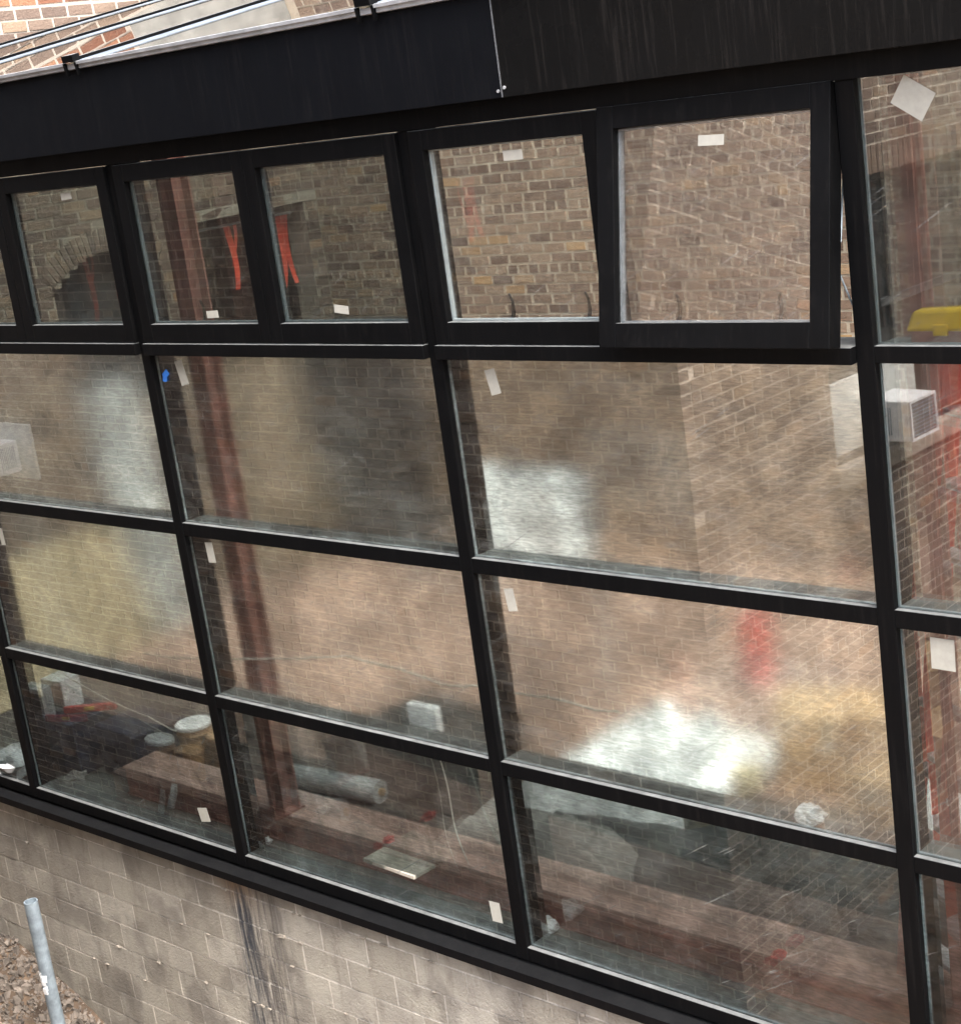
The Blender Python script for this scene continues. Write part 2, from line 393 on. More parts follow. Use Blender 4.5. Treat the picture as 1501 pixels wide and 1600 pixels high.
for i in range(9000):
    x = random.gauss(-4.9, 0.95); y = random.uniform(-1.3, -0.03)
    r = random.choice([0.005]*8+[0.007]*8+[0.010]*6+[0.014]*4+[0.02]*2+[0.03]); z = ground_h(x, y)+r*0.2
    e = Euler((random.random()*6, random.random()*6, random.random()*6)).to_matrix().to_4x4()
    st.box(-r, r, -r*0.7, r*0.7, -r*0.55, r*0.55, Matrix.Translation((x, y, z)) @ e, r*0.3)
tag(st.build('rubble_heap', M['rubble']), 'loose grey and pale rubble heaped against the block wall', None, kind='stuff')

# ================================================================ BRICK WALLS
MORT = 0.0145
def brick_boxes(P0, ud, nd, U, z0, z1, pitch, length, hole=None, seed=1, header_every=6, MORT=MORT):
    """bricks laid on the plane through P0 (u along ud, n outward): list of (centre, len, height, u)"""
    rg = random.Random(seed); out = []
    rows = int((z1-z0)/pitch)
    for r in range(rows):
        z = z0+r*pitch; hdr = (r % header_every == header_every-1)
        L = length*0.5+MORT*0.0 if hdr else length
        u = -((0.5*length) if r % 2 else 0.0)*(0.5 if hdr else 1)
        while u < U:
            l = L+rg.uniform(-0.012, 0.012)
            a, b = max(u, 0.0)+MORT*0.75, min(u+l, U)-MORT*0.75
            u += l
            if b-a < 0.03: continue
            runs = [(a, b)]
            if hole and hole(a, b, z+MORT*0.5, z+pitch-MORT*0.5):
                runs = []; n = 10; c0 = None
                for k in range(n+1):
                    ok = k < n and not hole(a+(b-a)*k/n, a+(b-a)*(k+1)/n, z+MORT*0.5, z+pitch-MORT*0.5)
                    if ok and c0 is None: c0 = a+(b-a)*k/n
                    if not ok and c0 is not None:
                        if a+(b-a)*k/n-c0 > 0.02: runs.append((c0, a+(b-a)*k/n))
                        c0 = None
            for (ra, rb) in runs:
                out.append((ra, rb, z+MORT*0.5+rg.uniform(-0.002, 0.002), z+pitch-MORT*0.5+rg.uniform(-0.002, 0.002), rg.uniform(-0.001, 0.006)))
    return out
def lay(parent, tagname, boxes, P0, ud, nd, mat, depth, proud, near, keep=300, keepset=None):
    """the boxes that show largest become brick objects, the rest one mesh"""
    P0, ud, nd = Vector(P0), Vector(ud), Vector(nd)
    sc_ = []
    for i, b in enumerate(boxes):
        c = P0+ud*((b[0]+b[1])/2)+Vector((0, 0, (b[2]+b[3])/2))
        sc_.append((near(c), i))
    sc_.sort(); pick = set(i for _, i in sc_[:keep])
    F = Matrix((ud, -nd, Vector((0, 0, 1)))).transposed().to_4x4(); F.translation = P0   # local y = into the wall
    rest = MB(); protos = []
    for k in range(6):
        b = MB(); b.box(-0.5, 0.5, 0, 1, -0.5, 0.5)
        for i in range(8): b.v[i] += Vector((random.uniform(-0.012, 0.012), 0, random.uniform(-0.03, 0.03)))
        for f in list(b.f): pass
        protos.append(b.mesh('brick', mat))
    for i, (a, b, z0, z1, pr) in enumerate(boxes):
        if i in pick:
            L = Matrix.Translation(((a+b)/2, -proud-pr, (z0+z1)/2)) @ Matrix.Diagonal((b-a, depth, z1-z0, 1))
            inst('brick', random.choice(protos), parent, F @ L)
        else:
            rest.box(a, b, -proud-pr, depth, z0, z1, F, 0.0025)
    if rest.v:
        o = rest.build('brickwork', mat, parent); o['kind'] = 'stuff'
def mir_near(c):
    x, y, wz = pix((c.x, -c.y, c.z))
    return wz + (100 if not (-40 < x < 1540 and 150 < y < 1600) else 0) + (4 if x < 640 else 0)
def dir_near(c):
    x, y, wz = pix(c)
    return wz + (100 if not (-40 < x < 1540 and -30 < y < 700) else 0)

D = 2.7
XC = mirX(1060, 600, 0).x if False else -0.61
# ---- the house across the alley, seen mirrored in the panes
house = thing('brick_house', 'brown brick house across the alley, its corner mirrored in the panes', 'house', (XC, -D, GZ))
def under(o):                                       # keep world coordinates for parts under a moved empty
    return Matrix.Translation(-Vector(o.location))
HT = 6.2
wb = MB(); wb.box(-16, XC-0.005, -D-0.35, -D-0.005, GZ, HT)
WB_Y1, WB_Y0, WB_Z0, WB_Z1 = -4.50, -6.95, 1.42, 3.42
wb.box(XC-0.30, XC-0.0045, WB_Y1, -D-0.36, GZ, HT)
wb.box(XC-0.30, XC-0.0045, -14, WB_Y0, GZ, HT)
wb.box(XC-0.30, XC-0.0045, WB_Y0, WB_Y1, GZ, WB_Z0)
wb.box(XC-0.30, XC-0.0045, WB_Y0, WB_Y1, WB_Z1, HT)
core = wb.build('mortar_core', M['mortarA'], house); core.matrix_parent_inverse = under(house)
hroot = bpy.data.objects.new('wall', None)
bxA = brick_boxes((XC, -D, 0), (-1, 0, 0), (0, 1, 0), 12.0, GZ, 7.0, 0.0795, 0.235, seed=3)
AW = []                                             # window opening in the wall that faces the glass, around the other cooler
def holeB(a, b, z0, z1):
    y0, y1 = -(D+0.107+b), -(D+0.107+a)
    return y1 > WB_Y0 and y0 < WB_Y1 and z1 > WB_Z0-0.10 and z0 < WB_Z1+0.22
bxB = brick_boxes((XC, -D-0.107, 0), (0, -1, 0), (1, 0, 0), 8.0, GZ, 7.0, 0.0795, 0.235, holeB, seed=5)
n0 = set(col.objects)
lay(house, 'A', bxA, (XC+0.009, -D, 0), (-1, 0, 0), (0, 1, 0), M['brickA'], 0.11, 0.0, mir_near, 190)
lay(house, 'B', bxB, (XC, -D-0.107, 0), (0, -1, 0), (1, 0, 0), M['brickA'], 0.09, 0.0, mir_near, 110)
# window in the side wall: soldier lintel, stone sill, frame, sash, dark panes
for i in range(int((WB_Y1-WB_Y0+0.24)/0.08)):
    y = WB_Y0-0.12+i*0.08
    MB().box(XC-0.11, XC+0.004, y+0.005, y+0.074, WB_Z1, WB_Z1+0.205, None, 0.002).build('lintel_brick', M['brickA'], house)
MB().box(XC-0.12, XC+0.09, WB_Y0-0.1, WB_Y1+0.12, WB_Z0-0.16, WB_Z0, None).build('window_sill', M['stone'], house, 0.012)
fr = MB()
fx0, fx1 = XC-0.20, XC-0.12
fr.box(fx0, fx1, WB_Y0, WB_Y0+0.07, WB_Z0, WB_Z1).box(fx0, fx1, WB_Y1-0.07, WB_Y1, WB_Z0, WB_Z1)
fr.box(fx0, fx1, WB_Y0+0.07, WB_Y1-0.07, WB_Z1-0.07, WB_Z1).box(fx0, fx1, WB_Y0+0.07, WB_Y1-0.07, WB_Z0, WB_Z0+0.06)
fr.box(fx0, fx1-0.01, -5.78, -5.70, WB_Z0+0.06, WB_Z1-0.07).box(fx0+0.01, fx1-0.005, WB_Y0+0.07, WB_Y1-0.07, 2.40, 2.46)
wf = fr.build('window_frame', M['tarp'], house)
for (a, b) in ((WB_Y0+0.07, -5.78), (-5.70, WB_Y1-0.07)):
    for (c, d) in ((WB_Z0+0.06, 2.40), (2.46, WB_Z1-0.07)):
        MB().box(fx0+0.03, fx0+0.04, a, b, c, d).build('pane', M['darkglass'], house)
for o in set(col.objects)-n0:
    if o.parent == house: o.matrix_parent_inverse = under(house)
for o in house.children: o.matrix_parent_inverse = under(house)

# ---- air conditioners on the house
def cooler(label, P, rz, board):
    t = thing('air_conditioner', label, 'air conditioner', P, rz, None)     # local +x points away from the wall, y along it
    W, Hh, J = 0.42, 0.31, 0.36
    MB().box(0, J-0.012, -W/2, W/2, 0, Hh).build('casing', M['white'], t, 0.012)
    g = MB(); g.box(J-0.012, J-0.006, -W/2+0.02, W/2-0.02, 0.02, Hh-0.02)
    gr = g.build('grille', M['grille'], t)
    e = MB()
    e.box(J-0.012, J+0.004, -W/2, -W/2+0.02, 0, Hh).box(J-0.012, J+0.004, W/2-0.02, W/2, 0, Hh)
    e.box(J-0.012, J+0.003, -W/2+0.02, W/2-0.02, 0, 0.02).box(J-0.012, J+0.003, -W/2+0.02, W/2-0.02, Hh-0.02, Hh)
    e.build('grille_rim', M['white'], t)
    s = MB()
    for k in range(9): s.box(J-0.0055, J-0.002, -W/2+0.03, W/2-0.03, 0.035+k*0.028, 0.043+k*0.028)
    s.build('louvre', M['galv'], gr)
    for sd_ in (-1, 1):
        s = MB()
        for k in range(9):
            x = 0.05+k*0.018; s.box(x, x+0.008, sd_*(W/2+0.0005), sd_*(W/2+0.0035), 0.05, Hh-0.05)
        s.build('side_vent', M['galv'], t)
    if board:
        y0, y1, z0, z1 = board
        MB().box(-0.05, -0.02, y0, y1, z0, z1).build('filler_board', M['offwhite'], t, 0.006)
    return t
cooler('white window air conditioner with white filler board mirrored beside the ladder', (XC+0.0, -5.16, 1.50), 0.0, (-0.62, 0.62, -0.02, 0.52))
cooler('white air conditioner on the house wall facing the glass, far along from its corner', (-8.62, -D+0.065, 1.45), R(90), (-0.45, 0.40, -0.08, 0.46))

# ---- the brick party wall at the end of the lean-to (inside below the roof, outside above it)
XE = -7.15
YB = 5.8
party = thing('party_wall', 'red brick end wall rising above the glass roof, arched opening below', 'wall', (XE, 0, -0.05))
LINT = 3.53
DOOR_Y1 = 5.62
ARC_Y0, ARC_Y1, ARC_S, ARC_R = 2.55, 3.75, 3.20, 0.24
def arch_top(y):
    t = (y-(ARC_Y0+ARC_Y1)/2)/((ARC_Y1-ARC_Y0)/2); return ARC_S+ARC_R*(1-t*t)
ROOF_Y0, ROOF_Z0, PITCH = -0.12, 4.86, R(9.0)
def roof_z(y): return ROOF_Z0+(y-ROOF_Y0)*math.tan(PITCH)
def hole_in(a, b, z0, z1):
    y0, y1 = a, b
    if y0 < DOOR_Y1 and y1 > 4.15 and z0 < LINT: return True
    if y1 > ARC_Y0 and y0 < ARC_Y1 and z0 < max(arch_top(min(max(y0, ARC_Y0), ARC_Y1)), arch_top(min(max(y1, ARC_Y0), ARC_Y1)))+0.20 and z1 > 2.0: return True
    return False
pb = MB()
pb.box(XE-0.3, XE-0.004, -0.3, ARC_Y0, -0.05, 5.0)
pb.box(XE-0.3, XE-0.004, ARC_Y0, ARC_Y1, ARC_S+ARC_R, 5.0).box(XE-0.3, XE-0.004, ARC_Y0, ARC_Y1, -0.05, 2.0)
pb.box(XE-0.3, XE-0.004, ARC_Y1, 4.15, -0.05, 5.0).box(XE-0.3, XE-0.004, 4.15, DOOR_Y1, LINT, 5.0).box(XE-0.3, XE-0.004, DOOR_Y1, YB, -0.05, 5.0)
for k in range(12):                                  # spandrel above the arch
    y0 = ARC_Y0+(ARC_Y1-ARC_Y0)*k/12; y1 = ARC_Y0+(ARC_Y1-ARC_Y0)*(k+1)/12
    pb.box(XE-0.3, XE-0.0045, y0, y1, min(arch_top(y0), arch_top(y1)), ARC_S+ARC_R)
pb.build('mortar_core', M['mortarE'], party)
pu = MB().box(XE-0.3, XE-0.004, -0.3, 3.85, 5.0, 7.5).box(XE-0.3, XE-0.004, 3.85, YB, 5.0, 5.6)
pu.build('mortar_core', M['mortarC'], party)
MB().box(XE-0.3, XE-0.12, 3.85, YB, 5.6, 8.0).build('reflection_backdrop', M['render'], party)  # pale panel added for the roof glass to mirror
lo = brick_boxes((XE, 0, 0), (0, 1, 0), (1, 0, 0), YB, 0.0, 5.6, 0.098, 0.27, hole_in, seed=9, MORT=0.019)
lay(party, 'in', lo, (XE, 0, 0), (0, 1, 0), (1, 0, 0), M['brickA'], 0.10, 0.0, dir_near, 150)
def hole_up(a, b, z0, z1): return b > 3.85
up = brick_boxes((XE, 0, 0), (0, 1, 0), (1, 0, 0), 3.85, 5.6, 7.5, 0.098, 0.27, None, seed=11, MORT=0.019)
lay(party, 'up', up, (XE, 0, 0), (0, 1, 0), (1, 0, 0), M['brickC'], 0.10, 0.0, dir_near, 150)
for k in range(23):                                  # voussoirs
    f = (k+0.5)/23; y = ARC_Y0+(ARC_Y1-ARC_Y0)*f; z = arch_top(y)
    ang = -(f-0.5)*2*math.atan(4*ARC_R/(ARC_Y1-ARC_Y0))*0.95
    mt_ = Matrix.Translation((XE, y, z)) @ Matrix.Rotation(ang, 4, 'X')
    b_ = MB(); b_.box(-0.1, 0.006, -0.0215, 0.0215, 0.0, 0.20, mt_, 0.002)
    b_.build('arch_brick', M['brickA'], party)
MB().box(XE-0.28, XE-0.2, ARC_Y0, ARC_Y1, 2.0, ARC_S+ARC_R).build('arch_shade_sheet', M['dark'], party)  # dark sheet in place of the shade inside the arch
MB().box(XE-0.29, XE+0.005, 4.05, YB, LINT-0.0, LINT+0.10).build('lintel', M['stone'], party)
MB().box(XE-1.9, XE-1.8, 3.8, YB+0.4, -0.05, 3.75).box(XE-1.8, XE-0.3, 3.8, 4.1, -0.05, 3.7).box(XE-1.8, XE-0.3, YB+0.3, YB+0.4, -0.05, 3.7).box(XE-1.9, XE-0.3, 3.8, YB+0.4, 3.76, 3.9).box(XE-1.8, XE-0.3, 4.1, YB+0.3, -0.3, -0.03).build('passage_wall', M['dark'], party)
for o in party.children: o.matrix_parent_inverse = under(party)

# ---- back wall of the lean-to
back = thing('back_wall', 'tall brown brick wall at the back of the glazed room, upper part added above its roof', 'wall', (0, YB, -0.05))
bw = MB(); bw.box(XE-0.3, 9, YB+0.004, YB+0.35, -0.05, 5.95).box(XE-0.3, 4.4, YB+0.005, YB+0.35, 5.95, 9.0)  # upper part added out of view to shade the alley and fill roof reflections
bw.build('mortar_core', M['mortarD'], back)
bb = brick_boxes((XE, YB, 0), (1, 0, 0), (0, -1, 0), 14.0, 0.0, 5.9, 0.093, 0.25, None, seed=13, MORT=0.021)
bb += brick_boxes((XE, YB, 0), (1, 0, 0), (0, -1, 0), 4.4-XE, 5.9, 8.95, 0.093, 0.25, None, seed=14, MORT=0.021)
lay(back, 'k', bb, (XE, YB, 0), (1, 0, 0), (0, -1, 0), M['brickD'], 0.09, 0.0, dir_near, 300)
for o in back.children: o.matrix_parent_inverse = under(back)
MB().box(8.7, 9.0, 0.16, YB, -0.05, 5.0).build('x', M['mortarA']).name = 'side_wall'
tag(bpy.data.objects['side_wall'], 'plain far side wall closing the glazed room', 'wall')

# ================================================================ CONCRETE BLOCK WALL BELOW THE GLASS
bwall = thing('block_wall', 'weathered concrete block wall below the black sill', 'wall', (-2, 0.08, GZ))
MB().box(-8.5, 9, -0.0165, 0.2, GZ-0.2, -0.165).build('mortar_core', M['block_mortar'], bwall)
BP, BL = 0.2, 0.405
protos = []
for k in range(6):
    b = MB(); b.box(-0.5, 0.5, 0, 1, -0.5, 0.5)
    for i in range(8): b.v[i] += Vector((random.uniform(-0.006, 0.006), 0, random.uniform(-0.012, 0.012)))
    protos.append(b.mesh('block', M['block']))
row = 0; z = -0.175
while z > GZ-0.1:
    x = -7.2-(BL/2 if row % 2 else 0); zb = z-(0.13 if row == 0 else BP)
    while x < 3.2:
        g = 0.0135
        L = Matrix.Translation((x+BL/2, -0.019-random.uniform(0, 0.004), (z+zb)/2)) @ Matrix.Diagonal((BL-g, 0.1, z-zb-g, 1))
        px_, py_, _ = pix((x+BL/2, 0, (z+zb)/2))
        if -140 < px_ < 1560 and py_ < 1700:
            o = inst('block', random.choice(protos), bwall, L)
        x += BL
    z = zb; row += 1
# crumbs of mortar squeezed out of the joints
cr = MB()
for i in range(46):
    r_ = random.randrange(1, 8); zz = -0.175-0.13-(r_-1)*BP; xx = random.uniform(-6, 1.5); s_ = random.uniform(0.004, 0.012)
    cr.box(xx-s_*random.uniform(1, 3), xx+s_*random.uniform(1, 3), -0.030-s_*0.4, -0.01, zz-s_*0.6, zz+s_*0.6, None, s_*0.35)
o = cr.build('mortar_crumb', M['stone'], bwall); o['kind'] = 'stuff'
for o in bwall.children: o.matrix_parent_inverse = under(bwall)

# ================================================================ THE GLAZED LEAN-TO
lean = thing('glazed_lean_to', 'black framed window wall with sloping glass roof above block wall', 'lean-to', (0, 0, -0.17))
UP = under(lean)
def part(b, name, mat, parent=None, bevel=0.0, smooth=False):
    o = b.build(name, mat, parent or lean, bevel, smooth)
    if (parent or lean) == lean: o.matrix_parent_inverse = UP
    return o
MX = [-0.04+2.342*(k-3) for k in range(0, 7)]        # mullion centres, index 3 = the one at x 0
MX[0] = XE+0.10
MW = 0.04
FY0, FY1 = -0.03, 0.155                               # front and back of the profiles
for i, x in enumerate(MX):
    part(MB().box(x-MW, x+MW, FY0, FY1, -0.08, 4.30), 'mullion', M['frame'], bevel=0.003)
TR = [(2.108, 2.188), (1.002, 1.080), (3.211, 3.280)]
for i in range(len(MX)-1):
    a, b = MX[i]+MW, MX[i+1]-MW
    for (z0, z1) in TR:
        part(MB().box(a, b, FY0+0.002-(0.042 if z0 > 3 and i < 4 else 0.0), FY1-0.004, z0, z1), 'transom', M['frame'], bevel=0.003)
    part(MB().box(a, b, FY0+0.002, FY1-0.004, -0.08, 0.0), 'bottom_rail', M['frame'], bevel=0.003)
part(MB().box(MX[0]-MW, MX[-1]+MW, FY0-0.012, FY1, 4.30, 4.40), 'head_rail', M['frame'], bevel=0.003)
# sill: sloping ledge with a drip edge
s = MB(); s.v = [Vector(v) for v in ((-8, 0.12, -0.081), (-8, -0.105, -0.112), (-8, -0.105, -0.165), (-8, -0.085, -0.165), (-8, -0.085, -0.135), (-8, 0.12, -0.135))]
n = len(s.v); s.v += [Vector((9, v.y, v.z)) for v in s.v[:n]]
s.f = [tuple(range(n)), tuple(reversed(range(n, 2*n)))]+[(k, n+k, n+(k+1) % n, (k+1) % n) for k in range(n)]
part(s, 'sill', M['sill'])
# fascia: two long panels with a joint and two screws
SEAM = 0.69
part(MB().box(-7.3, SEAM-0.002, -0.125, -0.055, 4.395, 4.835), 'fascia_panel', M['fascia_a'], bevel=0.003)
part(MB().box(SEAM+0.002, 8.8, -0.128, -0.055, 4.395, 4.835), 'fascia_panel', M['fascia_b'], bevel=0.003)
part(MB().box(SEAM-0.0035, SEAM+0.0035, -0.1295, -0.122, 4.397, 4.833), 'fascia_joint', M['grille'])
for dx, dz in ((-0.018, 0.0), (0.02, 0.012)):
    sb = MB(); sb.tube([(SEAM+dx, -0.1285, 4.425+dz), (SEAM+dx, -0.134, 4.425+dz)], 0.0075, 8); part(sb, 'screw', M['alu'])
part(MB().box(-7.2, 8.8, -0.054, 0.13, 4.401, 4.80), 'head_beam', M['frame'])
part(MB().box(-7.3, 8.8, -0.15, -0.02, 4.838, 4.868), 'eave_trim', M['alu'], bevel=0.004)
# roof: panes between rafters
RM = Matrix.Translation((0, ROOF_Y0, ROOF_Z0+0.012)) @ Matrix.Rotation(PITCH, 4, 'X')
RL = (YB-ROOF_Y0)/math.cos(PITCH)
for i, x in enumerate(MX):
    part(MB().box(x-0.022, x+0.022, 0.02, RL-0.02, -0.10, 0.0, RM).box(x-0.018, x+0.018, 0.0, RL-0.02, 0.0125, 0.030, RM), 'rafter', M['frame'])
    part(MB().box(x-0.03, x+0.26, -0.02, RL-0.02, 0.0085, 0.012, RM), 'rafter_flashing', M['flash'])
    br = MB().box(x-0.05, x+0.05, -0.052, 0.0, 0.0125, 0.05, RM).box(x-0.06, x-0.045, -0.05, -0.03, -0.06, 0.01, RM).box(x+0.045, x+0.06, -0.05, -0.03, -0.06, 0.01, RM)
    part(br, 'rafter_clip', M['frame'])
    if i < len(MX)-1:
        part(MB().box(x+0.005, MX[i+1]-0.005, -0.03, RL-0.03, 0.0008, 0.0080, RM), 'roof_pane', M['glass_roof'])
        part(MB().box(x+0.06, MX[i+1]-0.06, -0.046, -0.031, -0.004, 0.012, RM), 'eave_bead', M['alu'])

def spacer_mesh(x0, x1, z0, z1, wd=0.008, y0=0.0075, y1=0.019):
    b = MB(); b.box(x0, x0+wd, y0, y1, z0, z1).box(x1-wd, x1, y0, y1, z0, z1)
    b.box(x0+wd, x1-wd, y0, y1, z0, z0+wd*0.7).box(x0+wd, x1-wd, y0, y1, z1-wd*0.7, z1); return b
def note(parent, P, wpx, hpx, ang, mat, name, off=Vector((0, 0, 0)), label=None):
    """paper or tape stuck on the outside of the pane; P on the glass plane"""
    b = MB(); mt_ = Matrix.Translation(Vector((P[0], -0.0016, P[1]))-off) @ Matrix.Rotation(ang, 4, 'Y')
    b.box(-wpx/2, wpx/2, 0, 0.0012, -hpx/2, hpx/2, mt_)
    o = b.build(name, mat, parent)
    if label: o['label'] = label
    return o
# fixed panes
panes = {}
ROWZ = {2: (2.188, 3.211), 3: (1.080, 2.108), 4: (0.0, 1.002)}
for i in range(len(MX)-1):
    a, b = MX[i]+MW, MX[i+1]-MW
    rows = [(r,)+z for r, z in ROWZ.items()]
    if i >= 4: rows.append((1, 3.280, 4.30))
    for (r, z0, z1) in rows:
        mat = M['glass_tall'] if r == 1 else (M['glass_low'] if r == 4 else (M['glass_clean'] if i == 4 else (M['glass_mid_bright'] if r == 2 and i in (1, 3) else M['glass_mid'])))
        o = MB().box(a+0.001, b-0.001, 0.0, 0.006, z0+0.001, z1-0.001).build('glass_pane', mat, lean)
        o.matrix_parent_inverse = UP; panes[(i, r)] = o
        spacer_mesh(a+0.001, b-0.001, z0+0.001, z1-0.001).build('spacer', M['spacer'], o)
for (ci, r), lst in {
    (2, 2): [((283, 582), 0.07, 0.145, 12)], (2, 3): [((328, 863), 0.068, 0.125, 3)],
    (3, 2): [((769, 596), 0.065, 0.125, 12)], (3, 3): [((797, 937), 0.062, 0.118, 7)],
    (4, 3): [((1472, 1022), 0.105, 0.135, -1)], (4, 1): [((1425, 152), 0.145, 0.115, -33)],
    (1, 4): [((318, 1273), 0.10, 0.095, 12)], (2, 4): [((774, 1425), 0.075, 0.12, 3)], (1, 3): [((2, 838), 0.05, 0.12, 3)]}.items():
    for (q, w_, h_, a_) in lst:
        p = onY(*q); note(panes[(ci, r)], (p.x, p.z), w_, h_, R(-a_), M['paper'], 'paper_label')
p = onY(259, 586); b = MB()
b.box(-0.03, 0.03, -0.008, 0.0, -0.012, 0.022, Matrix.Translation((p.x, -0.001, p.z)) @ Matrix.Rotation(R(-30), 4, 'Y'), 0.006)
b.box(-0.012, 0.014, -0.010, 0.0, -0.035, 0.0, Matrix.Translation((p.x-0.01, -0.001, p.z)) @ Matrix.Rotation(R(15), 4, 'Y'), 0.004)
o = b.build('tape_scrap', M['blue'], panes[(2, 2)]); o['label'] = 'crumpled scrap of blue tape'
# vents: two top-hung sashes in each bay
def sash(x0, x1, open_deg, notes, hooks, gm='glass_vent'):
    zt, zb = 4.295, 3.285; Wd, Ht = x1-x0, zt-zb; fw = 0.088
    b = MB()
    b.box(0, fw, -0.052, 0.035, -Ht, 0).box(Wd-fw, Wd, -0.052, 0.035, -Ht, 0)
    b.box(fw, Wd-fw, -0.0515, 0.0345, -fw-0.006, 0).box(fw, Wd-fw, -0.0515, 0.0345, -Ht, -Ht+0.105)
    o = b.build('vent_sash', M['frame'], lean, 0.003); o.matrix_parent_inverse = UP
    o.location = (x0, 0, zt); o.rotation_euler = (R(-open_deg), 0, 0)
    gz0, gz1 = -Ht+0.105, -fw-0.006
    MB().box(fw+0.001, Wd-fw-0.001, -0.0205, -0.0145, gz0+0.001, gz1-0.001).build('glass_pane', M[gm], o)
    spacer_mesh(fw+0.001, Wd-fw-0.001, gz0+0.001, gz1-0.001, 0.011, -0.013, 0.008).build('spacer', M['spacer'], o)
    for (fx, fz, w_, h_, a_) in notes:
        bb_ = MB(); bb_.box(-w_/2, w_/2, -0.0222, -0.021, -h_/2, h_/2, Matrix.Translation((fw+fx*(Wd-2*fw), 0, gz0+fz*(gz1-gz0))) @ Matrix.Rotation(R(-a_), 4, 'Y'))
        bb_.build('paper_label', M['paper'], o)
    for fx in hooks:
        X = fw+fx*(Wd-2*fw)
        MB().tube([(X, 0.03, gz0-0.02), (X, 0.05, gz0+0.03), (X-0.006, 0.055, gz0+0.08), (X-0.012, 0.045, gz0+0.115)], [0.010, 0.009, 0.007, 0.006], 7).build('handle', M['frame'], o, smooth=True)
    return o
def mid(i): return (MX[i]+MX[i+1])/2
for i, (nl, hl, nr, hr, op) in {
    0: ([], [], [], [], 0),
    1: ([], [0.3], [(0.62, 0.94, 0.105, 0.042, 3)], [], 0),
    2: ([(0.57, 0.06, 0.10, 0.04, 2)], [0.4], [(0.48, 0.08, 0.105, 0.042, -6)], [], 0),
    3: ([(0.55, 0.925, 0.115, 0.045, 0)], [0.36, 0.84], [(0.50, 0.90, 0.125, 0.042, -2)], [0.28, 0.80], 9.6)}.items():
    gm = 'glass_bright' if i == 3 else 'glass_vent'
    sash(MX[i]+MW+0.003, mid(i)-0.002, 0, nl, hl, gm)
    o = sash(mid(i)+0.002, MX[i+1]-MW-0.003, op, nr, hr, 'glass_open' if i == 3 else gm)
    if op:
        o['label'] = 'top-hung vent sash standing open at the bottom'
        Wd = MX[i+1]-MW-mid(i)
        xr = MX[i+1]-MW-0.02
        MB().tube([(xr, 0.02, 3.95), (xr, -0.04, 3.70), (xr, -0.09, 3.62)], 0.004, 6).build('stay_arm', M['galv'], lean).matrix_parent_inverse = UP
        MB().tube([(xr, -0.075, 3.75), (xr, -0.085, 3.60), (xr, 0.02, 3.42)], 0.004, 6).build('stay_arm', M['galv'], lean).matrix_parent_inverse = UP

# ================================================================ INSIDE THE GLAZED ROOM
fm = MB().box(XE-0.2, 9, 0.50, 1.95, -0.25, -0.0205).build('dark_floor', M['screed_dark']); tag(fm, 'dark screed floor between the red beam and the dusty floor', None, kind='structure')
fl = MB().box(XE-1.6, 9, 1.95, YB+0.02, -0.25, -0.02).build('floor', M['floor']); tag(fl, 'dusty pinkish floor of the glazed room', None, kind='structure')
f2 = MB().box(XE-0.2, 9, 0.157, 0.50, -0.25, -0.022).build('floor_strip', M['floor_grey']); tag(f2, 'grey screed strip along the inside of the glass', None, kind='structure')
# low red steel kerb beam
kb = thing('steel_beam', 'long red steel beam lying low behind the bottom panes', 'beam', (0, 0.25, -0.02))
kx0 = -3.95
MB().box(kx0, 8.6, 0, 0.30, 0.195, 0.21).build('top_flange', M['oxide_lit'], kb, 0.003)
MB().box(kx0, 8.6, 0.02, 0.28, 0.012, 0.195).build('web', M['oxide'], kb)
MB().box(kx0, 8.6, 0.0, 0.30, 0.0, 0.012).build('bottom_flange', M['oxide'], kb)
# columns
for i, lab in ((0, 'red steel column in the corner beside the end wall'), (2, 'red oxide steel column with base plate standing beside the blue tape scrap'), (4, 'red oxide steel column behind the pane with the large tilted label')):
    x = MX[i]+0.045+ (0.1 if i == 0 else 0)
    t = thing('steel_column', lab, 'column', (x, 0.24, 0.19 if i else -0.02), 0, 'red steel columns inside the glass')
    b = MB(); b.box(-0.01, 0.135, 0, 0.012, 0.012, 4.70).box(-0.01, 0.135, 0.12, 0.132, 0.012, 4.70).box(0.056, 0.069, 0.012, 0.12, 0.012, 4.70)
    b.build('shaft', M['oxide'], t)
    MB().box(-0.03, 0.155, -0.008, 0.15, 0, 0.012).build('base_plate', M['oxide'], t)
    if i == 4: t.scale = (0.6, 0.75, 1); t.location.x -= 0.012

def crate(label, P, rz, W, Dp, H, mat, lid=None):
    t = thing('storage_crate', label, 'crate', P, rz)
    b = MB(); b.box(-W/2, W/2, -Dp/2, -Dp/2+0.02, 0, H).box(-W/2, W/2, Dp/2-0.02, Dp/2, 0, H)
    b.box(-W/2, -W/2+0.02, -Dp/2+0.02, Dp/2-0.02, 0, H).box(W/2-0.02, W/2, -Dp/2+0.02, Dp/2-0.02, 0, H).box(-W/2+0.02, W/2-0.02, -Dp/2+0.02, Dp/2-0.02, 0, 0.02)
    for k in (0.25, 0.5, 0.75): b.box(-W/2-0.006, W/2+0.006, -Dp/2-0.006, -Dp/2, H*k, H*k+0.02)
    b.build('bin', mat, t, 0.004)
    MB().box(-W/2-0.012, W/2+0.012, -Dp/2-0.012, Dp/2+0.012, H, H+0.03).build('lid', lid or mat, t, 0.008)
    for s_ in (-1, 1):
        MB().tube([(s_*(W/2+0.001), -0.06, H*0.75), (s_*(W/2+0.03), -0.05, H*0.78), (s_*(W/2+0.03), 0.05, H*0.78), (s_*(W/2+0.001), 0.06, H*0.75)], 0.008, 6).build('handle', mat, t)
    return t
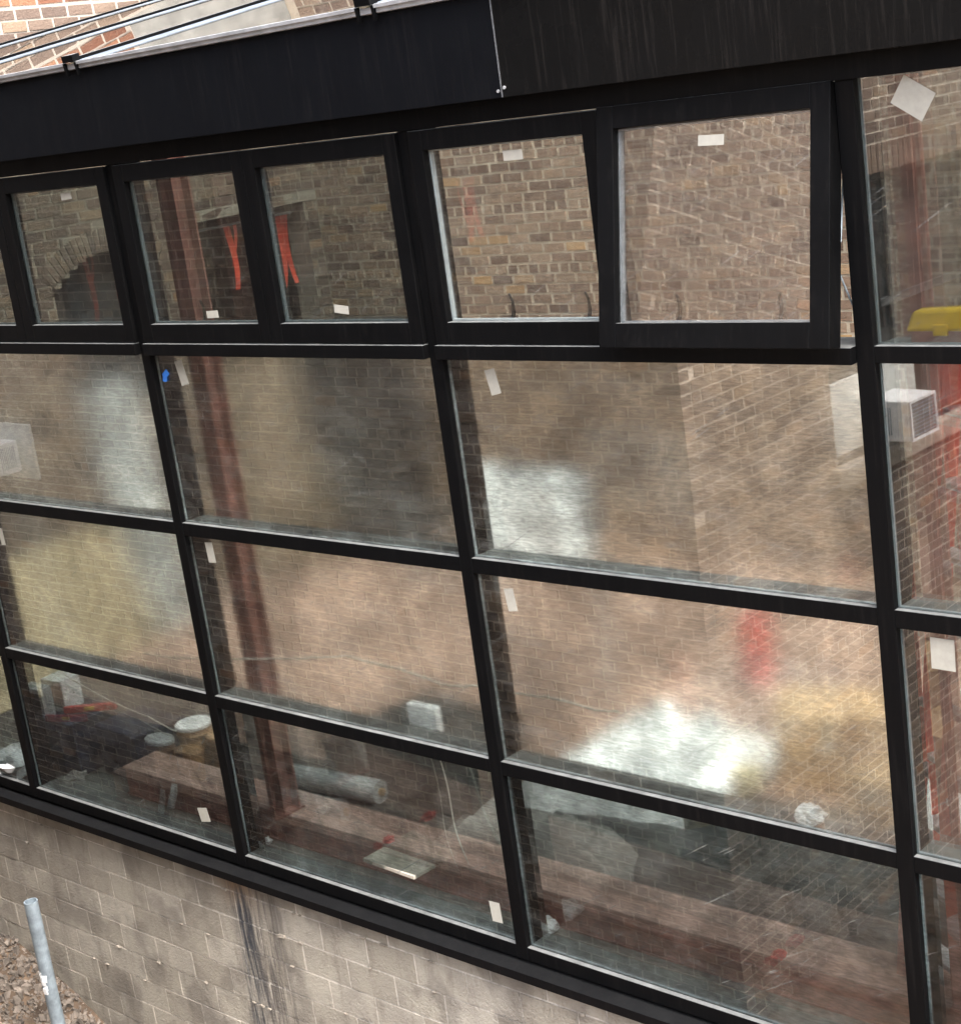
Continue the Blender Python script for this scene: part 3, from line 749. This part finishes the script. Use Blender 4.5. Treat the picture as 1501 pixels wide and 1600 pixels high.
crate('dark navy storage crate against the glass with a white box on it', (-4.83, 0.48, -0.02), R(4), 0.52, 0.42, 0.38, M['navy'])
crate('dark navy ribbed crate beside the tan buckets', (-4.22, 0.62, -0.02), R(-3), 0.50, 0.40, 0.34, M['navy'])
t = thing('white_box', 'upright white carton standing on a navy crate', 'box', (-4.94, 0.50, 0.395), R(8))
MB().box(-0.11, 0.11, -0.09, 0.09, 0, 0.235).build('carton', M['white'], t, 0.004)
MB().box(-0.11, 0.11, -0.092, -0.0905, 0.03, 0.2).build('printed_side', M['grille'], t)
MB().box(-0.11, 0.0, -0.09, 0.09, 0.236, 0.239).build('flap', M['offwhite'], t)
t = thing('red_level', 'red plastic spirit level lying on the navy crate', 'tool', (-4.64, 0.52, 0.395), R(35))
MB().box(-0.20, 0.20, -0.02, 0.02, 0, 0.05).build('body', M['redp'], t, 0.006)
MB().box(-0.04, 0.04, -0.0215, 0.0215, 0.012, 0.042).build('vial', M['yellow'], t, 0.004)
def bucket(label, P, r, h, mat, lidm):
    t = thing('bucket', label, 'bucket', P)
    MB().lathe([(r*0.82, 0), (r*0.86, 0.01), (r*0.95, h*0.8), (r*1.04, h*0.82), (r*1.04, h*0.86), (r, h*0.87), (r, h)], 24).build('pail', mat, t, smooth=False)
    MB().lathe([(r*1.05, h-0.01), (r*1.06, h+0.012), (r*0.95, h+0.022), (r*0.1, h+0.022)], 24).build('lid', lidm, t)
    pts = [(r*1.03*math.cos(a), -0.02-r*1.02*math.sin(a)*0.25, h*0.8-r*1.0*math.sin(a)*0.75) for a in [math.pi*k/10 for k in range(11)]]
    MB().tube(pts, 0.004, 5).build('handle', M['galv'], t)
bucket('tan paint bucket with a pale lid beside the navy crate', (-3.80, 0.80, -0.02), 0.125, 0.34, M['tan'], M['sheet'])
bucket('tan paint bucket with a tan lid behind the white tube', (-3.52, 0.84, -0.02), 0.12, 0.29, M['tan'], M['tan'])
t = thing('white_tube', 'short white tube leaning on the red beam', 'tube', (onY(258, 1240, 0.2).x, 0.22, -0.02))
MB().tube([(0, 0, 0.02), (0.03, 0.06, 0.19)], 0.026, 14).build('tube', M['white'], t, smooth=True)
MB().tube([(0.0285, 0.057, 0.186), (0.033, 0.066, 0.205)], 0.029, 14).build('cap', M['offwhite'], t, smooth=True)
# boards and bits on the beam
p = onZ(630, 1345, 0.2)
t = thing('pale_board', 'pale flat board lying across the red beam', 'board', (p.x, p.y-0.04, 0.195), R(-3))
MB().box(-0.22, 0.22, -0.085, 0.085, 0, 0.022, None, 0.002).build('board', M['stone'], t, 0.003)
MB().box(0.10, 0.106, -0.102, 0.102, 0.0222, 0.0235).build('crease', M['grille'], t)
def lump(name, label, cat, P, r, mat, seed, sq=0.6, group=None):
    b = MB(); n1, n2 = 18, 10
    for i in range(n2+1):
        for k in range(n1):
            th, ph = math.pi*i/n2, 2*math.pi*k/n1
            d = Vector((math.sin(th)*math.cos(ph), math.sin(th)*math.sin(ph), math.cos(th)))
            q = 1+0.55*noise.fractal(d*1.7+Vector((seed*3.1, 0, 0)), 1.0, 2.0, 4)
            v = Vector((d.x*r*q, d.y*r*q, max(d.z*r*q*sq, -r*sq*0.5))); b.v.append(v)
    for i in range(n2):
        for k in range(n1): b.f.append((i*n1+k, (i+1)*n1+k, (i+1)*n1+(k+1) % n1, i*n1+(k+1) % n1))
    o = b.build(name, mat); o.location = (P[0], P[1], P[2]+r*sq*0.5); return tag(o, label, cat, group)
p = onZ(607, 1312, 0.2); lump('red_rag', 'small crumpled red rag on the red beam by the pale board', 'rag', (p.x, p.y, 0.19), 0.035, M['redp'], 2)
p = onZ(1215, 1492, 0.2); lump('red_rag', 'small crumpled red rag on the red beam below the tarpaulin', 'rag', (p.x, p.y, 0.19), 0.035, M['redp'], 5)
p = onZ(850, 1450, 0.0); lump('crumpled_wrapper', 'crumpled clear wrapper in the corner of the bottom pane', 'wrapper', (p.x, 0.20, -0.02), 0.06, M['sheet'], 8, 0.9)
p = onZ(408, 1315, 0.0); lump('crumpled_wrapper', 'small pale wrapper at the foot of the red column', 'wrapper', (p.x+0.02, 0.18, -0.02), 0.035, M['sheet'], 9, 0.9)
p = onZ(265, 1265, 0.0)
p = onZ(100, 1215, 0.0); lump('dust_sheet_scrap', 'crumpled pale sheet on the floor before the navy crate', 'cloth', (p.x+0.1, 0.20, -0.02), 0.10, M['greytarp'], 12, 0.45)
p = onZ(15, 1205, 0.0); lump('dust_sheet_heap', 'white crumpled sheet heap by the glass beyond the navy crate', 'cloth', (p.x, p.y+0.1, -0.02), 0.20, M['white'], 14, 0.6)
p = onY(1266, 1270, 0.08); lump('paper_tissue', 'crumpled white tissue on the ledge of the lower rail', 'tissue', (p.x, 0.075, 1.076), 0.065, M['white'], 33, 0.8)
# junction box on the rail with a hanging cable
p = onY(658, 1145, 0.14)
t = thing('junction_box', 'pale junction box on the rail with a thin hanging cable', 'box', (p.x, 0.158, 0.98))
MB().box(-0.11, 0.11, 0, 0.05, -0.01, 0.22).build('box', M['sheet'], t, 0.006)
MB().tube([(0.05, 0.02, -0.01)]+[(0.05+0.03*math.sin(k*0.9)*k/8, 0.03+0.012*k, -0.01-0.1*k) for k in range(1, 9)], 0.004, 6).build('cable', M['wire'], t, smooth=True)
# cables drooping along the glass
def cable(label, pts, Y, mat, r=0.0055):
    P = [onY(x, y, Y) for x, y in pts]; b = MB()
    Q = []
    for i in range(len(P)-1):
        for k in range(6):
            f = k/6; Q.append(P[i].lerp(P[i+1], f)+Vector((0, 0, 0.012*fbm(i*1.3+f, 0.3, Y*9, 1.7))))
    Q.append(P[-1]); b.tube(Q, r, 5)
    o = b.build('cable', mat, smooth=True); tag(o, label, 'cable', 'thin cables strung behind the glass'); return o
cable('thin pale cable drooping from the rail over the navy crates', [(5, 985), (30, 992), (55, 1015), (110, 1060), (170, 1095), (230, 1120), (275, 1142)], 0.17, M['wire'])
cable('thin pale cable running behind the red column at mid height', [(225, 1022), (300, 1030), (380, 1030), (470, 1028), (540, 1025), (620, 1045), (700, 1070), (745, 1072)], 0.18, M['wire'])
cable('thin pale cable running from the mullion across the middle pane', [(772, 1072), (800, 1085), (850, 1088), (930, 1108), (965, 1112)], 0.16, M['wire'])

# black tarpaulin over a low pile, and grey rolls
def tarp(x0, x1, y0, y1, h, seed, sc1=1.6):
    def fn(u, v):
        x = x0+(x1-x0)*u; y = y0+(y1-y0)*v
        e = min(1.0, 6*u, 6*(1-u))*min(1.0, 5*v, 5*(1-v))
        z = 0.0+h*e*(0.75+0.35*fbm(x+seed, y, 1, sc1))+0.03*fbm(x*3+seed, y*3, 5, 2)*e
        return (x+0.06*fbm(y, seed, x, 2), y+0.06*fbm(x, seed, y, 2), max(z, 0.004)-0.015)
    return fn
tag(cloth('tarpaulin', M['tarp'], tarp(-0.95, 3.3, 0.72, 2.0, 0.27, 3), 80, 36), 'black tarpaulin thrown over a low pile behind the beam', 'tarpaulin')
crate('black storage chest behind the thin hanging cable', (-1.78, 1.30, -0.02), R(-2), 0.95, 0.55, 0.50, M['tarp'])
tag(cloth('dust_sheet', M['greytarp'], tarp(-1.25, 0.15, 0.57, 0.98, 0.36, 11), 40, 20), 'grey dust sheet humped behind the red beam', 'sheet')
t = thing('sheet_roll', 'white roll of sheet lying behind the red column', 'roll', (-2.55, 0.92, -0.02), R(6))
MB().tube([(-0.35, 0, 0.08), (0.45, 0.0, 0.08)], 0.08, 20).build('roll', M['greywhite'], t, smooth=False)
MB().tube([(-0.37, 0, 0.08), (0.47, 0.0, 0.08)], 0.028, 12).build('core_tube', M['card'], t)
# white plastic heap, boxes and bucket deeper in
def heap(P, rx, ry, h, seed):
    def fn(u, v):
        x, y = (u-0.5)*2, (v-0.5)*2; d = min(1, math.hypot(x, y))
        z = h*(1-d**2.2)*(0.35+1.5*abs(fbm(x+seed, y, 2, 2.3)))+0.11*fbm(x*3+seed, y*3, 7, 2)*(1-d)
        return (P[0]+x*rx, P[1]+y*ry, P[2]+max(z, 0.0)+0.003)
    return fn
tag(cloth('plastic_sheet', M['sheet'], heap((-0.72, 2.40, -0.02), 0.72, 0.50, 0.20, 5), 56, 48), 'heap of crumpled white plastic sheet on the floor beside the carton', 'plastic sheet')
def carton(label, P, rz, W, Dp, H, open_=True):
    t = thing('cardboard_box', label, 'box', P, rz)
    b = MB(); b.box(-W/2, W/2, -Dp/2, -Dp/2+0.006, 0, H).box(-W/2, W/2, Dp/2-0.006, Dp/2, 0, H)
    b.box(-W/2, -W/2+0.006, -Dp/2+0.006, Dp/2-0.006, 0, H).box(W/2-0.006, W/2, -Dp/2+0.006, Dp/2-0.006, 0, H).box(-W/2+0.006, W/2-0.006, -Dp/2+0.006, Dp/2-0.006, 0, 0.006)
    b.build('carton', M['card'], t)
    for s_ in (-1, 1):
        mt_ = Matrix.Translation((0, s_*Dp/2, H)) @ Matrix.Rotation(R(-s_*(25 if open_ else 0)), 4, 'X')
        MB().box(-W/2, W/2, min(0, -s_*Dp/2), max(0, -s_*Dp/2), 0.001, 0.006, mt_).build('flap', M['card'], t)
    MB().box(-0.03, 0.03, -Dp/2-0.001, -Dp/2-0.0002, H*0.55, H).build('tape', M['paper'], t)
carton('large open cardboard box behind the middle pane, right of the white sheet', (0.42, 2.55, -0.02), R(18), 0.66, 0.5, 0.50)
carton('smaller cardboard box standing in front of the large open one', (0.95, 2.2, -0.02), R(-8), 0.42, 0.36, 0.28, False)
bucket('pale yellow bucket standing between the white sheet and the cardboard boxes', (0.10, 1.98, -0.02), 0.10, 0.22, M['straw'], M['straw'])
tag(cloth('plastic_sheet', M['sheet'], heap((0.98, 2.95, -0.02), 0.5, 0.4, 0.5, 15), 30, 28), 'tall heap of white plastic sheet behind the cardboard boxes', 'plastic sheet')
# gas canister
t = thing('red_canister', 'red gas canister standing deep in the room', 'canister', (-0.95, 3.75, -0.02))
t.scale = (0.8, 0.8, 0.9)
MB().lathe([(0.12, 0), (0.13, 0.02), (0.13, 0.5), (0.11, 0.57), (0.05, 0.61), (0.03, 0.62)], 24).build('tank', M['redp'], t, smooth=False)
MB().lathe([(0.03, 0.62), (0.03, 0.66), (0.045, 0.67), (0.045, 0.70), (0.02, 0.71)], 14).build('valve', M['galv'], t)
# ladders
def ladder(label, P, rz, H, steps, W0, W1):
    t = thing('step_ladder', label, 'ladder', P, rz, None)
    lean_ = 0.22
    def rail(s_, front):
        a = Vector((s_*W0/2, -0.35 if front else 0.35, 0)); b = Vector((s_*W1/2, -0.03 if front else 0.03, H))
        d = (b-a); yv = d.normalized(); xv = Vector((1, 0, 0)); xv = (xv-yv*xv.dot(yv)).normalized(); zv = xv.cross(yv)
        mt_ = Matrix((xv, zv, yv)).transposed().to_4x4(); mt_.translation = a
        return MB().box(-0.022, 0.022, -0.05, 0.05, 0, d.length, mt_)
    for fr_ in (True, False):
        for s_ in (-1, 1): rail(s_, fr_).build('rail', M['redl'], t)
    for k in range(1, steps+1):
        f = k/(steps+1); w_ = W0+(W1-W0)*f; y = -0.35+0.32*f
        MB().box(-w_/2+0.015, w_/2-0.015, y-0.045, y+0.045, H*f-0.03, H*f).build('step', M['alu'], t, 0.004)
    for k in (1, 3):
        f = k/5; w_ = W0+(W1-W0)*f; y = 0.35-0.32*f
        MB().box(-w_/2+0.015, w_/2-0.015, y-0.01, y+0.01, H*f-0.02, H*f+0.02).build('brace', M['alu'], t)
    MB().box(-W1/2-0.03, W1/2+0.03, -0.11, 0.11, H, H+0.05).build('top_cap', M['redl'], t, 0.008)
p = onY(1480, 600, 0.74)
ladder('tall red step ladder with pale steps standing beside the mirrored cooler', (p.x+0.186, 0.70, -0.02), R(-30), 3.2, 9, 0.62, 0.34)
t = thing('strip_curtain', 'torn orange-red strips hanging from the lintel of the dark doorway', 'curtain', (XE-0.24, 4.36, 2.68))
MB().tube([(0.02, -0.4, 0.75), (0.02, 1.5, 0.75)], 0.014, 8).build('rail', M['galv'], t)
for k, (y, wd, ln) in enumerate(((0.36, 0.08, 0.62), (0.46, 0.03, 0.40), (0.84, 0.09, 0.66), (0.93, 0.05, 0.55), (0.98, 0.10, 0.72), (1.08, 0.07, 0.60), (1.14, 0.09, 0.70))):
    sb = MB(); ph = k*1.7
    for j in range(9):
        f = j/8; z = 0.74-ln*f; dx = 0.03+0.05*math.sin(f*2.5+ph)*f; dy = 0.03*math.sin(f*3+ph)
        sb.v += [Vector((dx, y+dy, z)), Vector((dx+0.012*math.sin(ph), y+dy+wd*(1-0.3*f), z))]
    sb.f = [(2*j, 2*j+1, 2*j+3, 2*j+2) for j in range(8)]
    o = sb.build('strip', M['redl'], t); sm_ = o.modifiers.new('solid', 'SOLIDIFY'); sm_.thickness = 0.004
# yellow tool case on the rail behind the top pane
p = onY(1468, 500, 0.07)
t = thing('yellow_case', 'bright yellow tool case on the rail behind the tall top pane', 'tool case', (p.x+0.02, 0.075, 3.279))
MB().box(-0.13, 0.13, -0.045, 0.045, 0.0, 0.05).build('base', M['oxide'], t, 0.006)
b = MB(); b.v = [Vector(v) for v in ((-0.15, -0.052, 0.045), (0.15, -0.052, 0.045), (0.15, 0.052, 0.045), (-0.15, 0.052, 0.045), (-0.12, -0.035, 0.125), (0.14, -0.035, 0.135), (0.14, 0.035, 0.135), (-0.12, 0.035, 0.125))]
b.f = [(0, 3, 2, 1), (4, 5, 6, 7), (0, 1, 5, 4), (1, 2, 6, 5), (2, 3, 7, 6), (3, 0, 4, 7)]
b.build('cover', M['yellow'], t, 0.014)
MB().box(-0.03, 0.03, -0.056, -0.046, 0.03, 0.075).build('latch', M['yellow'], t, 0.004)
# hanging white sheet, white panel, plywood
def hang(P, W, H, seed, ax=Vector((1, 0, 0)), amp=0.06):
    nrm = Vector((-ax.y, ax.x, 0))
    def fn(u, v):
        q = Vector(P)+ax*((u-0.5)*W)+Vector((0, 0, -H*(1-v)))+nrm*(amp*math.sin(u*17+seed+2*fbm(u*3, v, seed))+0.05*fbm(u*2, v*2, seed, 2))
        return tuple(q)
    return fn
t = thing('sheet_screen', 'white plastic sheet hung over a low pole frame behind the middle pane', 'sheet', (-2.25, 3.0, -0.02))
for s_ in (-1, 1):
    MB().tube([(s_*0.52, 0, 0), (s_*0.52, 0, 1.72)], 0.02, 8).build('pole', M['galv'], t)
MB().tube([(-0.56, 0, 1.72), (0.56, 0, 1.72)], 0.018, 8).build('rail', M['galv'], t)
cloth('sheet', M['sheet'], hang((0, -0.03, 1.73), 0.95, 0.70, 4), 40, 14, t)
def leaning(label, name, P, rz, W, H, th, tilt, mat, cat, group=None):
    o = MB().box(-W/2, W/2, -th, 0, 0, H).build(name, mat, None, 0.003)
    o.location = P; o.rotation_euler = Euler((R(tilt), 0, rz)); return tag(o, label, cat, group)
leaning('white wall panel leaning upright against the end wall', 'leaning_panel', (-6.72, 2.85, -0.02), R(90), 0.5, 2.35, 0.02, -9, M['greywhite'], 'panel')
leaning('long plywood sheet leaning low against the end wall', 'plywood_sheet', (-6.60, 1.5, -0.02), R(90), 2.2, 1.15, 0.02, -20, M['ply'], 'plywood')
leaning('plywood offcut leaning over the long plywood sheet', 'plywood_sheet', (-6.42, 0.95, -0.02), R(88), 1.1, 0.85, 0.02, -22, M['ply'], 'plywood')
leaning('weathered plywood board standing across the lower part of the dark doorway', 'plywood_sheet', (XE+0.14, 4.62, -0.02), R(90), 0.95, 2.2, 0.02, -3, M['oldply'], 'plywood')
t = thing('metal_cabinet', 'tall dark grey metal cabinet in the corner beside the doorway', 'cabinet', (-6.5, 5.5, -0.02))
MB().box(-0.5, 0.5, -0.25, 0.25, 0.06, 2.35).build('body', M['cab'], t, 0.006)
MB().box(-0.47, 0.47, -0.22, 0.22, 0.0, 0.06).build('plinth', M['tarp'], t)
for s_ in (-1, 1):
    d_ = MB().box(min(0.006*s_, 0.49*s_), max(0.006*s_, 0.49*s_), -0.27, -0.2505, 0.08, 2.33).build('door', M['cab'], t, 0.004)
    MB().box(s_*0.05-0.008, s_*0.05+0.008, -0.30, -0.2705, 1.1, 1.28).build('handle', M['galv'], d_)
# ================================================================ GALVANISED POST OUTSIDE
p = onY(47, 1408, -0.55)
zb = ground_h(p.x, -0.55)
t = thing('steel_post', 'grey galvanised pipe post standing before the block wall', 'post', (p.x, -0.55, zb-0.25))
Lh = p.z-zb+0.25; r0, r1 = 0.048, 0.041
b = MB(); nn = 24
for rr, zz in ((r0, 0), (r0, Lh), (r1, Lh), (r1, Lh-0.5)):
    for k in range(nn):
        a = 2*math.pi*k/nn; b.v.append(Vector((rr*math.cos(a), rr*math.sin(a), zz)))
for i in range(3):
    for k in range(nn): b.f.append((i*nn+k, i*nn+(k+1) % nn, (i+1)*nn+(k+1) % nn, (i+1)*nn+k))
b.build('pipe', M['galv'], t, smooth=False)
wp = MB()
for k in range(14):
    a = R(-100+random.uniform(-35, 45)); zz = Lh-0.62+random.uniform(-0.07, 0.07); s_ = random.uniform(0.006, 0.016)
    wp.box(-s_, s_, -0.001, 0.0012, -s_*1.6, s_*1.6, Matrix.Translation((r0*math.cos(a), r0*math.sin(a), zz)) @ Matrix.Rotation(a+R(90), 4, 'Z'), s_*0.3)
wp.build('plaster_splash', M['white'], t)
